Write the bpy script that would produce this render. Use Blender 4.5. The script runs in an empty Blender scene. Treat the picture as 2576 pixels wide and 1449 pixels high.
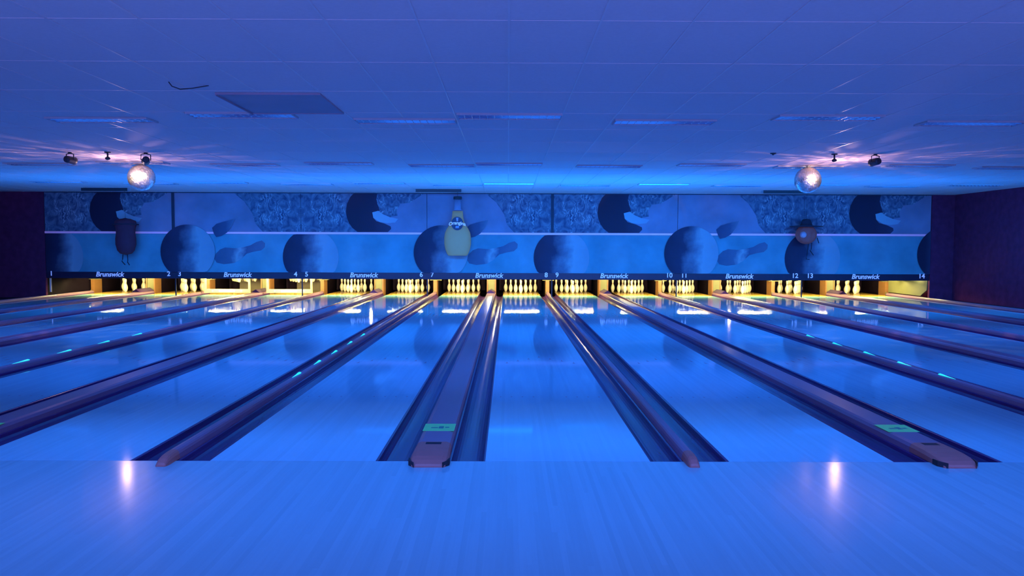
import bpy, math, random
from mathutils import Vector, Matrix
random.seed(7)
R = math.radians
scene = bpy.context.scene
COL = scene.collection

# ------------------------------------------------------------------ measures
CAMH = 1.365
D0 = 4.873                     # foul line
LW, GW, GN = 1.0542, 0.7009, 0.5075
PITCH = 2 * LW + GW + GN
X0 = -1.8976                   # left edge of lane 7
YM = 20.534                    # plane of the masking units
ZC = 2.79                      # ceiling
YHEAD = D0 + 18.29
YDECK = 21.85
YEND = 24.1
ROWP = 0.264
XL, XR = -13.7, 11.84          # side walls
YB, YN = 24.6, -5.0


NUM = ['zero', 'one', 'two', 'three', 'four', 'five', 'six', 'seven', 'eight', 'nine', 'ten', 'eleven', 'twelve', 'thirteen', 'fourteen']


def lane_c(n):
    pair = (n - 7) // 2
    x = X0 + pair * PITCH + (0 if n % 2 else LW + GW) + LW / 2
    return x * (1 + .0105 * (x / 11.0) ** 2)      # the outer pairs stand a little wider apart


def lane_left(n):
    return lane_c(n) - LW / 2


def gap_c(n):
    """centre of the gap to the left of lane n (n = 1..15)"""
    if n == 1:
        return lane_left(1) - GN / 2 - .01
    if n == 15:
        return lane_left(14) + LW + GN / 2 + .01
    return (lane_left(n - 1) + LW + lane_left(n)) / 2


# ------------------------------------------------------------------ materials
MATS = {}


def mat(name, color, rough=0.5, metal=0.0, spec=0.5, var=0.0, scale=8.0, emit=None, estr=0.0, stretch=(1, 1, 1), rvar=0.0):
    if name in MATS:
        return MATS[name]
    m = bpy.data.materials.new(name)
    m.use_nodes = True
    nt = m.node_tree
    b = nt.nodes['Principled BSDF']
    b.inputs['Roughness'].default_value = rough
    b.inputs['Metallic'].default_value = metal
    b.inputs['Specular IOR Level'].default_value = spec
    c = (*color, 1)
    b.inputs['Base Color'].default_value = c
    if var > 0:
        geo = nt.nodes.new('ShaderNodeNewGeometry')
        mp = nt.nodes.new('ShaderNodeMapping')
        mp.inputs['Scale'].default_value = stretch
        no = nt.nodes.new('ShaderNodeTexNoise')
        no.inputs['Scale'].default_value = scale
        no.inputs['Detail'].default_value = 4
        rp = nt.nodes.new('ShaderNodeMapRange')
        rp.inputs['From Min'].default_value = 0.25
        rp.inputs['From Max'].default_value = 0.75
        rp.inputs['To Min'].default_value = 1 - var
        rp.inputs['To Max'].default_value = 1 + var
        mx = nt.nodes.new('ShaderNodeVectorMath')
        mx.operation = 'SCALE'
        mx.inputs[0].default_value = color
        nt.links.new(geo.outputs['Position'], mp.inputs['Vector'])
        nt.links.new(mp.outputs['Vector'], no.inputs['Vector'])
        nt.links.new(no.outputs['Fac'], rp.inputs['Value'])
        nt.links.new(rp.outputs['Result'], mx.inputs['Scale'])
        nt.links.new(mx.outputs['Vector'], b.inputs['Base Color'])
        if rvar > 0:
            rr = nt.nodes.new('ShaderNodeMapRange')
            rr.inputs['From Min'].default_value = 0.25
            rr.inputs['From Max'].default_value = 0.75
            rr.inputs['To Min'].default_value = max(0.01, rough - rvar)
            rr.inputs['To Max'].default_value = rough + rvar
            nt.links.new(no.outputs['Fac'], rr.inputs['Value'])
            nt.links.new(rr.outputs['Result'], b.inputs['Roughness'])
    if emit:
        b.inputs['Emission Color'].default_value = (*emit, 1)
        b.inputs['Emission Strength'].default_value = estr
    if emit and estr < 5:
        m.cycles.emission_sampling = 'NONE'
    MATS[name] = m
    return m


def wood_mat(name, color, rough, board=0.0267, bvar=0.06, gvar=0.05, spec=0.5):
    """strip flooring running along Y"""
    m = bpy.data.materials.new(name)
    m.use_nodes = True
    nt = m.node_tree
    b = nt.nodes['Principled BSDF']
    b.inputs['Roughness'].default_value = rough
    b.inputs['Specular IOR Level'].default_value = spec
    geo = nt.nodes.new('ShaderNodeNewGeometry')
    sx = nt.nodes.new('ShaderNodeSeparateXYZ')
    nt.links.new(geo.outputs['Position'], sx.inputs[0])
    d = nt.nodes.new('ShaderNodeMath'); d.operation = 'DIVIDE'; d.inputs[1].default_value = board
    f = nt.nodes.new('ShaderNodeMath'); f.operation = 'FLOOR'
    nt.links.new(sx.outputs['X'], d.inputs[0]); nt.links.new(d.outputs[0], f.inputs[0])
    # staggered board ends
    ym = nt.nodes.new('ShaderNodeMath'); ym.operation = 'MULTIPLY_ADD'
    ym.inputs[1].default_value = 0.37
    w0 = nt.nodes.new('ShaderNodeTexWhiteNoise'); w0.noise_dimensions = '1D'
    nt.links.new(f.outputs[0], w0.inputs['W'])
    nt.links.new(sx.outputs['Y'], ym.inputs[0]); nt.links.new(w0.outputs['Value'], ym.inputs[2])
    yf = nt.nodes.new('ShaderNodeMath'); yf.operation = 'FLOOR'
    nt.links.new(ym.outputs[0], yf.inputs[0])
    cb = nt.nodes.new('ShaderNodeCombineXYZ')
    nt.links.new(f.outputs[0], cb.inputs[0]); nt.links.new(yf.outputs[0], cb.inputs[1])
    wn = nt.nodes.new('ShaderNodeTexWhiteNoise'); wn.noise_dimensions = '2D'
    nt.links.new(cb.outputs[0], wn.inputs['Vector'])
    mp = nt.nodes.new('ShaderNodeMapping'); mp.inputs['Scale'].default_value = (60, 2.2, 1)
    nt.links.new(geo.outputs['Position'], mp.inputs['Vector'])
    no = nt.nodes.new('ShaderNodeTexNoise'); no.inputs['Scale'].default_value = 1.0; no.inputs['Detail'].default_value = 3
    nt.links.new(mp.outputs[0], no.inputs['Vector'])
    a = nt.nodes.new('ShaderNodeMath'); a.operation = 'MULTIPLY_ADD'
    a.inputs[1].default_value = bvar * 2; a.inputs[2].default_value = 1 - bvar - gvar
    nt.links.new(wn.outputs['Value'], a.inputs[0])
    g = nt.nodes.new('ShaderNodeMath'); g.operation = 'MULTIPLY_ADD'; g.inputs[1].default_value = gvar * 2
    nt.links.new(no.outputs['Fac'], g.inputs[0]); nt.links.new(a.outputs[0], g.inputs[2])
    s = nt.nodes.new('ShaderNodeVectorMath'); s.operation = 'SCALE'; s.inputs[0].default_value = color
    nt.links.new(g.outputs[0], s.inputs['Scale'])
    nt.links.new(s.outputs['Vector'], b.inputs['Base Color'])
    # slight oil-film unevenness in the gloss
    n2 = nt.nodes.new('ShaderNodeTexNoise'); n2.inputs['Scale'].default_value = 3.0
    nt.links.new(geo.outputs['Position'], n2.inputs['Vector'])
    r2 = nt.nodes.new('ShaderNodeMapRange')
    r2.inputs['To Min'].default_value = rough * 0.8; r2.inputs['To Max'].default_value = rough * 1.25
    nt.links.new(n2.outputs['Fac'], r2.inputs['Value'])
    nt.links.new(r2.outputs['Result'], b.inputs['Roughness'])
    MATS[name] = m
    return m


def art_mat(name, stops, axis=0, noise=0.25, nscale=6.0, rough=0.55):
    """printed picture: colour ramp across the shape broken up by noise"""
    m = bpy.data.materials.new(name)
    m.use_nodes = True
    nt = m.node_tree
    b = nt.nodes['Principled BSDF']
    b.inputs['Roughness'].default_value = rough
    b.inputs['Specular IOR Level'].default_value = 0.2
    tc = nt.nodes.new('ShaderNodeTexCoord')
    sx = nt.nodes.new('ShaderNodeSeparateXYZ')
    nt.links.new(tc.outputs['Generated'], sx.inputs[0])
    no = nt.nodes.new('ShaderNodeTexNoise'); no.inputs['Scale'].default_value = nscale; no.inputs['Detail'].default_value = 5
    nt.links.new(tc.outputs['Object'], no.inputs['Vector'])
    ma = nt.nodes.new('ShaderNodeMath'); ma.operation = 'MULTIPLY_ADD'
    ma.inputs[1].default_value = noise * 2; ma.inputs[2].default_value = -noise
    nt.links.new(no.outputs['Fac'], ma.inputs[0])
    ad = nt.nodes.new('ShaderNodeMath'); ad.operation = 'ADD'; ad.use_clamp = True
    nt.links.new(sx.outputs[axis], ad.inputs[0]); nt.links.new(ma.outputs[0], ad.inputs[1])
    cr = nt.nodes.new('ShaderNodeValToRGB')
    els = cr.color_ramp.elements
    els[0].position, els[0].color = stops[0][0], (*stops[0][1], 1)
    els[1].position, els[1].color = stops[-1][0], (*stops[-1][1], 1)
    for p, c in stops[1:-1]:
        e = els.new(p); e.color = (*c, 1)
    nt.links.new(ad.outputs[0], cr.inputs['Fac'])
    nt.links.new(cr.outputs['Color'], b.inputs['Base Color'])
    MATS[name] = m
    return m


def feather_mat(name, dark, light):
    """printed busy texture of streaks and blotches"""
    m = bpy.data.materials.new(name)
    m.use_nodes = True
    nt = m.node_tree
    b = nt.nodes['Principled BSDF']
    b.inputs['Roughness'].default_value = 0.55
    b.inputs['Specular IOR Level'].default_value = 0.2
    tc = nt.nodes.new('ShaderNodeTexCoord')
    sx = nt.nodes.new('ShaderNodeSeparateXYZ')
    nt.links.new(tc.outputs['Object'], sx.inputs[0])
    ab = nt.nodes.new('ShaderNodeMath'); ab.operation = 'ABSOLUTE'
    nt.links.new(sx.outputs[0], ab.inputs[0])
    cb = nt.nodes.new('ShaderNodeCombineXYZ')
    nt.links.new(ab.outputs[0], cb.inputs[0]); nt.links.new(sx.outputs[2], cb.inputs[2])
    no = nt.nodes.new('ShaderNodeTexNoise'); no.inputs['Scale'].default_value = 4.5; no.inputs['Detail'].default_value = 6
    no.inputs['Distortion'].default_value = 1.6
    nt.links.new(cb.outputs[0], no.inputs['Vector'])
    wv = nt.nodes.new('ShaderNodeTexWave'); wv.inputs['Scale'].default_value = 4.0
    wv.inputs['Distortion'].default_value = 14.0; wv.inputs['Detail'].default_value = 3; wv.inputs['Detail Scale'].default_value = 1.5
    nt.links.new(cb.outputs[0], wv.inputs['Vector'])
    pw = nt.nodes.new('ShaderNodeMath'); pw.operation = 'POWER'; pw.inputs[1].default_value = 5
    nt.links.new(wv.outputs['Fac'], pw.inputs[0])
    n2 = nt.nodes.new('ShaderNodeTexNoise'); n2.inputs['Scale'].default_value = 2.5
    nt.links.new(cb.outputs[0], n2.inputs['Vector'])
    mr = nt.nodes.new('ShaderNodeMapRange'); mr.inputs['From Min'].default_value = .48; mr.inputs['From Max'].default_value = .6
    nt.links.new(n2.outputs['Fac'], mr.inputs['Value'])
    mu = nt.nodes.new('ShaderNodeMath'); mu.operation = 'MULTIPLY'
    nt.links.new(pw.outputs[0], mu.inputs[0]); nt.links.new(mr.outputs['Result'], mu.inputs[1])
    m2 = nt.nodes.new('ShaderNodeMapRange'); m2.inputs['From Min'].default_value = .35; m2.inputs['From Max'].default_value = .72
    nt.links.new(no.outputs['Fac'], m2.inputs['Value'])
    m3 = nt.nodes.new('ShaderNodeMath'); m3.operation = 'MULTIPLY_ADD'; m3.inputs[1].default_value = 0.55; m3.use_clamp = True
    nt.links.new(m2.outputs['Result'], m3.inputs[0])
    m4 = nt.nodes.new('ShaderNodeMath'); m4.operation = 'MULTIPLY'; m4.inputs[1].default_value = 0.9
    nt.links.new(mu.outputs[0], m4.inputs[0]); nt.links.new(m4.outputs[0], m3.inputs[2])
    mx = nt.nodes.new('ShaderNodeMix'); mx.data_type = 'RGBA'
    mx.inputs[6].default_value = (*dark, 1); mx.inputs[7].default_value = (*light, 1)
    nt.links.new(m3.outputs[0], mx.inputs[0])
    nt.links.new(mx.outputs[2], b.inputs['Base Color'])
    MATS[name] = m
    return m


M_CEIL = mat('ceiling_tile_white', (0.86, 0.67, 0.65), 0.9, var=0.03, scale=40, spec=0.2)
M_TBAR = mat('grid_bar_enamel', (0.85, 0.66, 0.64), 0.30, spec=0.28, var=0.02, scale=5)
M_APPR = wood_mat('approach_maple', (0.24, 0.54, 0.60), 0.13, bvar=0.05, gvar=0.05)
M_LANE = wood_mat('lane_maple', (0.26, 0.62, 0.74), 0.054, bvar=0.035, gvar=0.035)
M_DECK = wood_mat('deck_maple_lit', (0.46, 0.30, 0.08), 0.05)  # lane maple again, with the yellow pin light put into its colour
M_ARROW = mat('inlay_dark_wood', (0.30, 0.40, 0.48), 0.1, var=.1, scale=20)
M_GUT = mat('gutter_plastic', (0.06, 0.024, 0.14), 0.20, spec=.5, var=.08, scale=3, stretch=(3, .3, 3), rvar=.03)
M_CAP = mat('capping_grey', (0.25, 0.15, 0.24), 0.30, spec=.25, var=.05, scale=2, stretch=(2, .3, 2))
M_NOSE = mat('nose_grey', (0.44, 0.15, 0.13), 0.5, var=.06, scale=12)
M_RUBBER = mat('black_rubber', (0.02, 0.02, 0.03), 0.6, var=.1, scale=20)
M_LABEL = mat('green_sticker', (0.10, 0.5, 0.22), 0.5, var=.06, scale=14, emit=(0.03, 0.36, 0.20), estr=0.30)  # faint green glow put into the sticker, which is no lamp
M_INK = mat('sticker_ink', (0.05, 0.30, 0.25), 0.5, var=.05)
M_PIN = mat('pin_white', (0.90, 0.86, 0.72), 0.22, var=.02, scale=15)
M_PINR = mat('pin_red_stripe', (0.62, 0.20, 0.10), 0.25, var=.05)
M_KICK = mat('kickback_orange_wood', (0.21, 0.10, 0.04), 0.4, var=.08, scale=6, stretch=(1, 1, 5))
M_KFRONT = mat('kickback_yellow_paint', (0.13, 0.135, 0.07), 0.45, var=.05, scale=6)
M_PIT = mat('pit_black', (0.006, 0.0035, 0.010), 0.8, spec=.05, var=.2, scale=5)
M_CURT = mat('pit_curtain_vinyl', (0.010, 0.006, 0.016), 0.7, spec=.05, var=.25, scale=4)
M_CUSH = mat('pit_cushion_grey', (0.16, 0.14, 0.12), 0.8, var=.1, scale=10)
M_BLACK = mat('side_wall_black', (0.16, 0.03, 0.085), 0.8, spec=.08, var=.2, scale=6)
M_CARPET = mat('walkway_carpet', (0.04, 0.03, 0.05), 0.95, spec=.05, var=.25, scale=60)
M_REAR = mat('rear_wall_paint', (0.35, 0.32, 0.4), 0.9, var=.05, scale=4)
M_UP = mat('mural_upper_ground', (0.28, 0.27, 0.38), 0.5, var=.22, scale=1.6, spec=.1)
M_LOW = mat('mural_lower_ground', (0.13, 0.34, 0.42), 0.5, var=.22, scale=1.5, spec=.1)
M_LEDGE = mat('ledge_pink_trim', (0.9, 0.62, 0.75), 0.4, var=.04, scale=6, emit=(0.30, 0.10, 0.34), estr=0.22)  # fluorescent pink put in as a faint glow of the ledge
M_STRIP = mat('name_strip_dark', (0.03, 0.018, 0.05), 0.4, var=.1, scale=8)
M_LETTER = mat('fluorescent_lettering', (0.8, 0.8, 0.9), 0.5, var=.04, emit=(0.22, 0.32, 0.85), estr=0.55)
M_SEAM = mat('seam_black', (0.02, 0.03, 0.06), 0.6, var=.1)
M_FEATH = feather_mat('mural_busy_print', (0.06, 0.08, 0.16), (0.36, 0.46, 0.52))
M_BALLA = art_mat('mural_ball_print', [(0.0, (.03, .025, .06)), (.34, (.04, .04, .09)), (.52, (.14, .17, .25)), (.72, (.30, .42, .50)), (1, (.26, .36, .44))], noise=.30, nscale=2.2)
M_BALLD = art_mat('mural_dark_ball_print', [(0, (.028, .02, .05)), (.6, (.035, .025, .06)), (1, (.06, .05, .10))], noise=.15, nscale=3)
M_BALLS = art_mat('mural_ball_foot_print', [(0, (.10, .10, .2)), (1, (.17, .16, .28))], noise=.2)
M_LEAF = art_mat('mural_leaf_print', [(0, (.06, .07, .14)), (.6, (.09, .11, .2)), (1, (.2, .24, .33))], noise=.15)
M_LYPIN = art_mat('mural_fallen_pin_print', [(0, (.08, .12, .20)), (.35, (.12, .16, .25)), (.5, (.32, .42, .48)), (.62, (.10, .13, .22)), (1, (.14, .18, .27))], noise=.18, nscale=4)
M_MOUTH = art_mat('mural_bright_patch', [(0, (.34, .52, .58)), (1, (.34, .42, .55))], noise=.1)
M_TUBE = mat('pin_light_tube', (1, 1, .9), .4, var=.01, emit=(1.0, 0.80, 0.26), estr=740)
M_BULB = mat('bulb_warm', (1, 1, .9), .4, var=.01, emit=(1.0, 0.86, 0.50), estr=260)
M_HOOD = mat('lamp_hood_black', (.01, .01, .01), .7, spec=.05, var=.1)
M_HOODW = mat('lamp_hood_reflector', (.7, .62, .4), .5, var=.05)
M_DASH = mat('teal_glow_dash', (.05, .6, .6), .2, var=.02, emit=(0.02, 0.68, 0.80), estr=1.15)  # even teal emission of the divider dashes
M_FRAME = mat('fixture_frame', (.50, .50, .54), .5, var=.05)
M_LOUV = mat('fixture_louvre', (.97, .86, .88), .22, metal=1.0, var=.05)
M_REFL = mat('fixture_reflector', (.85, .68, .74), .4, metal=.0, var=.05)
M_GREY = mat('grey_panel', (.38, .30, .36), .55, var=.07, scale=3)
M_DARKM = mat('dark_metal', (.03, .03, .045), .45, var=.1)
M_LENS = mat('spot_lens_glow', (1, .95, .9), .2, var=.01, emit=(1, .85, .75), estr=5)
M_MIRROR = mat('mirror_tiles', (.98, .84, .78), .31, metal=1.0, var=.12, scale=30)
M_MOUNT = mat('mount_steel', (.35, .33, .36), .4, metal=.6, var=.05)
M_BOTTLE = mat('bottle_khaki', (.40, .34, .17), .6, var=.03, emit=(0.30, 0.28, 0.16), estr=0.15)  # khaki kept up by a slight emission added to the sign
M_BOTLAB = mat('bottle_label_dark', (.06, .06, .12), .6, var=.05)
M_BOTNECK = mat('bottle_neck_blue', (.34, .36, .52), .5, var=.05)
M_PUMP = mat('pumpkin_orange_dim', (.16, .09, .09), .7, var=.12, scale=7, emit=(.25, .06, .04), estr=.09)  # small orange glow added, the figure gives no light itself
M_PUMPD = mat('figure_cloth_dimmed', (.03, .02, .05), .8, var=.15, scale=8, emit=(.2, .03, .06), estr=.02)  # dim lighting put into the cloth colour, plus a trace of added glow
M_HAT = mat('hat_black_felt', (.03, .025, .05), .9, var=.1)
M_FACE = mat('pale_patch', (.4, .4, .5), .6, var=.1, scale=10, emit=(.3, .2, .4), estr=.05)  # paleness helped by a little added emission
M_STEEL = mat('pale_post', (.5, .48, .5), .5, var=.05, emit=(.2, .2, .25), estr=.1)  # brightened by a weak added glow, an unlit post
M_SWEEP = mat('sweep_board', (.75, .70, .42), .45, var=.04)
M_SWEEPL = mat('sweep_marking', (.92, .90, .70), .45, var=.03)


# ------------------------------------------------------------------ mesh builder
class MB:
    def __init__(s):
        s.v, s.f, s.mi, s.sm = [], [], [], []

    def add(s, vs, fs, mi=0, smooth=False):
        o = len(s.v)
        s.v += [tuple(v) for v in vs]
        for f in fs:
            s.f.append([i + o for i in f]); s.mi.append(mi); s.sm.append(smooth)
        return s

    def box(s, x0, x1, y0, y1, z0, z1, mi=0):
        vs = [(x0, y0, z0), (x1, y0, z0), (x1, y1, z0), (x0, y1, z0), (x0, y0, z1), (x1, y0, z1), (x1, y1, z1), (x0, y1, z1)]
        return s.add(vs, [(0, 3, 2, 1), (4, 5, 6, 7), (0, 1, 5, 4), (1, 2, 6, 5), (2, 3, 7, 6), (3, 0, 4, 7)], mi)

    def prism_y(s, prof, y0, y1, mi=0, smooth=False):
        """profile of (x,z), counter-clockwise seen from -Y, swept along Y"""
        n = len(prof)
        vs = [(x, y0, z) for x, z in prof] + [(x, y1, z) for x, z in prof]
        s.add(vs, [(i, i + n, (i + 1) % n + n, (i + 1) % n)[::-1] for i in range(n)], mi, smooth)
        s.add([(x, y0, z) for x, z in prof], [list(range(n))], mi)
        s.add([(x, y1, z) for x, z in prof], [list(range(n))[::-1]], mi)
        return s

    def loft(s, secs, mi=0, smooth=False, caps=True):
        n = len(secs[0])
        vs = [p for q in secs for p in q]
        fs = []
        for k in range(len(secs) - 1):
            for i in range(n):
                j = (i + 1) % n
                fs.append((k * n + i, k * n + j, (k + 1) * n + j, (k + 1) * n + i))
        s.add(vs, fs, mi, smooth)
        if caps:
            s.add(secs[0], [list(range(n))[::-1]], mi)
            s.add(secs[-1], [list(range(n))], mi)
        return s

    def lathe(s, prof, c=(0, 0, 0), seg=20, mi=None, sy=1.0, smooth=True):
        cx, cy, cz = c
        rows = []
        for r, z in prof:
            rows.append([(cx + r * math.cos(2 * math.pi * i / seg), cy + sy * r * math.sin(2 * math.pi * i / seg), cz + z) for i in range(seg)])
        for k in range(len(prof) - 1):
            a, b = rows[k], rows[k + 1]
            s.add(a + b, [(i, (i + 1) % seg, seg + (i + 1) % seg, seg + i) for i in range(seg)], mi[k] if mi else 0, smooth)
        if prof[0][0] > 1e-4:
            s.add(rows[0], [list(range(seg))[::-1]], mi[0] if mi else 0)
        if prof[-1][0] > 1e-4:
            s.add(rows[-1], [list(range(seg))], mi[-1] if mi else 0)
        return s

    def tube(s, pts, r, seg=8, mi=0, smooth=True):
        pts = [Vector(p) for p in pts]
        rs = r if isinstance(r, (list, tuple)) else [r] * len(pts)
        secs = []
        for k, p in enumerate(pts):
            t = (pts[min(k + 1, len(pts) - 1)] - pts[max(k - 1, 0)]).normalized()
            u = t.cross(Vector((0, 0, 1)))
            if u.length < 1e-3:
                u = t.cross(Vector((0, 1, 0)))
            u.normalize(); w = u.cross(t)
            secs.append([tuple(p + rs[k] * (math.cos(2 * math.pi * i / seg) * u + math.sin(2 * math.pi * i / seg) * w)) for i in range(seg)])
        return s.loft(secs, mi, smooth)

    def plate_xz(s, pts, y, th=0.004, mi=0):
        """flat cut-out facing -Y"""
        n = len(pts)
        a = sum(pts[i][0] * pts[(i + 1) % n][1] - pts[(i + 1) % n][0] * pts[i][1] for i in range(n))
        if a < 0:
            pts = pts[::-1]
        return s.prism_y(pts, y - th, y, mi)

    def build(s, name, mats, parent=None, loc=None):
        me = bpy.data.meshes.new(name)
        me.from_pydata(s.v, [], s.f)
        if not isinstance(mats, (list, tuple)):
            mats = [mats]
        for m in mats:
            me.materials.append(m)
        me.polygons.foreach_set('material_index', s.mi)
        me.polygons.foreach_set('use_smooth', s.sm)
        me.update()
        import bmesh
        bm = bmesh.new(); bm.from_mesh(me)
        bmesh.ops.remove_doubles(bm, verts=bm.verts, dist=1e-5)
        bmesh.ops.recalc_face_normals(bm, faces=bm.faces)
        bm.to_mesh(me); bm.free()
        o = bpy.data.objects.new(name, me)
        COL.objects.link(o)
        if parent:
            o.parent = parent
        if loc:
            o.location = loc
        return o


def tag(o, label=None, cat=None, group=None, kind=None):
    if label: o['label'] = label
    if cat: o['category'] = cat
    if group: o['group'] = group
    if kind: o['kind'] = kind
    return o


def thing(name, label, cat, loc=(0, 0, 0), group=None):
    o = bpy.data.objects.new(name, None)
    COL.objects.link(o)
    o.location = loc
    o.empty_display_size = 0.1
    return tag(o, label, cat, group)


def copy_thing(o, loc, label, group=None):
    kids = [k for k in bpy.data.objects if k.parent == o]
    c = o.copy(); COL.objects.link(c)
    c.location = loc
    for ch in kids:
        d = ch.copy(); COL.objects.link(d); d.parent = c
        for g in [k for k in bpy.data.objects if k.parent == ch]:
            e = g.copy(); COL.objects.link(e); e.parent = d
    c['label'] = label
    if group: c['group'] = group
    return c


def struct(name, mb, m, label=None, parent=None):
    o = mb.build(name, m, parent)
    if not parent:
        o['kind'] = 'structure'
    if label: o['label'] = label
    return o


def text_mesh(body, size, bold=0.0, shear=0.0, ext=0.004):
    cu = bpy.data.curves.new('lettering', 'FONT')
    cu.body = body; cu.size = size; cu.shear = shear; cu.offset = bold; cu.extrude = ext
    cu.align_x = 'CENTER'; cu.align_y = 'CENTER'; cu.resolution_u = 3
    o = bpy.data.objects.new('lettering', cu)
    COL.objects.link(o)
    dg = bpy.context.evaluated_depsgraph_get()
    me = bpy.data.meshes.new_from_object(o.evaluated_get(dg))
    bpy.data.objects.remove(o); bpy.data.curves.remove(cu)
    me.transform(Matrix.Rotation(R(90), 4, 'X'))
    me.materials.clear()
    return me


def text_obj(name, body, size, m, parent, loc, bold=0.0, shear=0.0, width=None):
    me = text_mesh(body, size, bold, shear)
    if width:
        xs = [v.co.x for v in me.vertices]
        k = width / (max(xs) - min(xs))
        for v in me.vertices: v.co.x *= k
    me.materials.append(m)
    o = bpy.data.objects.new(name, me); COL.objects.link(o)
    o.parent = parent; o.location = loc
    return o


# ------------------------------------------------------------------ room shell
b = MB().box(XL - .2, XR + .2, YN, D0 - .004, -.14, 0)
struct('floor', b, M_APPR, 'glossy maple approach floor under blue light')
b = MB().box(XL - .2, XR + .2, D0 - .004, YB, -.2, -.14)
struct('trim_1', b, M_PIT, 'dark sub floor under the lanes')
b = MB().box(gap_c(15) + .07, XR + .2, D0, YB, -.14, .0)
struct('trim_2', b, M_CARPET, 'dark walkway along the right wall')
b = MB().box(XL - .2, gap_c(1) - .07, D0, YB, -.14, .0)
struct('trim_3', b, M_CARPET, 'dark walkway along the left wall')
b = MB().box(XL - .2, XR + .2, YN, YB, ZC, ZC + .12)
ceil = struct('ceiling', b, M_CEIL, 'low tiled ceiling glowing blue')
b = MB()
GX = 0.58
for k in range(-23, 21):
    x = k * GX
    if XL < x < XR:
        b.box(x - .007, x + .007, YN, YB, ZC - .0035, ZC + .002)
k = 0
y = 8.30 - 1.12 * 11
while y < YM - .1:
    b.box(XL, XR, y - .003, y + .003, ZC - .002, ZC + .002)
    y += 1.12
g = b.build('ceiling_grid', M_TBAR, ceil)
b = MB().box(XL - .2, XL, YN, YB, -.14, ZC)
struct('wall_left', b, M_BLACK, 'black left side wall')
b = MB().box(XR, XR + .2, YN, YB, -.14, ZC)
struct('wall_right', b, M_BLACK, 'black right side wall')
b = MB().box(XL - .2, XR + .2, YB, YB + .2, -.2, ZC)
struct('wall_back', b, M_PIT, 'black wall behind the pins')
b = MB().box(XL - .2, XR + .2, YN - .2, YN, -.14, ZC)
struct('wall_rear', b, M_REAR, 'wall behind the approach')
UL = gap_c(1)                  # left end of the masking run
UR = gap_c(15)
b = MB().box(UR + .01, XR, YM - .02, YM + .06, 0, ZC)
struct('wall_partition_right', b, M_BLACK, 'black partition right of the last masking unit')
b = MB().box(XL, UL - .01, YM - .02, YM + .06, 0, ZC)
struct('wall_partition_left', b, M_BLACK, 'black partition left of the first masking unit')

b = MB().box(UL - .16, UL - .10, YM + .1, YB - .05, 0, 1.2)  # added sheet that keeps the opening left of lane one dark
struct('trim_5', b, M_PIT, 'added dark sheet filling the gap left of the first pit')

# ------------------------------------------------------------------ lanes
def lane_mesh():
    mb = MB().box(-LW / 2, LW / 2, 0.004, YDECK - D0, -.14, 0)
    # arrows and dots
    for i in range(7):
        x = (i - 3) * 0.132
        y = 4.72 - abs(i - 3) * 0.16
        mb.add([(x - .016, y - .075, .0006), (x + .016, y - .075, .0006), (x, y + .075, .0006)], [(0, 1, 2)], 1)
    for i in range(10):
        x = (i - 4.5) * 0.1
        if abs(i - 4.5) > 1:
            mb.add([(x + .009 * math.cos(a * math.pi / 4), 2.13 + .018 * math.sin(a * math.pi / 4), .0006) for a in range(8)], [list(range(8))], 1)
    return mb


lane_m = lane_mesh()
lane0 = None
for n in range(1, 15):
    lab = 'glossy bowling lane ending under the number %s on the masking' % NUM[n]
    if lane0 is None:
        lane0 = thing('bowling_lane', lab, 'bowling lane', (lane_c(n), D0, 0), 'bowling lanes side by side')
        lane_m.build('lane_surface', [M_LANE, M_ARROW], lane0)
        MB().box(-LW / 2, LW / 2, YDECK - D0 + .002, YEND - D0, -.14, 0.001).build('pin_deck', M_DECK, lane0)
    else:
        copy_thing(lane0, (lane_c(n), D0, 0), lab, 'bowling lanes side by side')

# gutters
YG = 22.78


def gutter_mesh(w):
    n = 14
    dep = .085
    prof = [(-w / 2, -.13), (w / 2, -.13), (w / 2, -.004)]
    for i in range(n + 1):
        a = math.pi * i / n
        prof.append(((w / 2 - .012) * math.cos(a), -.008 - dep * math.sin(a) ** .8))
    prof.append((-w / 2, -.004))
    return MB().prism_y(prof, 0.003, YG - D0, 0, False)


gwn = (GN - .08) / 2 - .0012
gww = (GW - .236) / 2 - .0012
protos = {}
for n in range(1, 15):
    for side in 'LR':
        wide = (side == 'R') == (n % 2 == 1)
        w0_ = gww if wide else gwn
        gc = gap_c(n) if side == 'L' else gap_c(n + 1)
        edge = lane_left(n) if side == 'L' else lane_left(n) + LW
        w = abs(gc - edge) - (.118 if wide else .04) - .0012
        x = edge - w / 2 if side == 'L' else edge + w / 2
        lab = 'dark rounded gutter along the %s edge of lane %s' % ('left' if side == 'L' else 'right', NUM[n])
        if wide not in protos:
            o = gutter_mesh(w0_).build('gutter', M_GUT)
            for p in o.data.polygons: p.use_smooth = False
            tag(o, lab, 'gutter', 'gutters beside the lanes')
            protos[wide] = o
        else:
            o = protos[wide].copy(); COL.objects.link(o); o['label'] = lab
        o.location = (x, D0, 0)
        o.scale.x = w / w0_


# divider caps (narrow) and ball return cappings (wide)
def arch(w, h, zb, n=10, flat=.0):
    """rounded cap profile, ccw seen from -Y"""
    pr = [(-w / 2, zb), (w / 2, zb)]
    for i in range(n + 1):
        a = math.pi * i / n
        c, s = math.cos(a), math.sin(a)
        pr.append((w / 2 * (abs(c) ** .55) * (1 if c >= 0 else -1), zb + .0 + (h - zb) * .45 + (h - zb) * .55 * (s ** .6)))
    return pr


def cap_sec(w, h, y, zb, n=10, xs=1.0, hs=1.0):
    return [(x * xs, y, (zb + (z - zb) * hs)) for x, z in arch(w, h, zb, n)]


YK = 22.80


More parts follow.
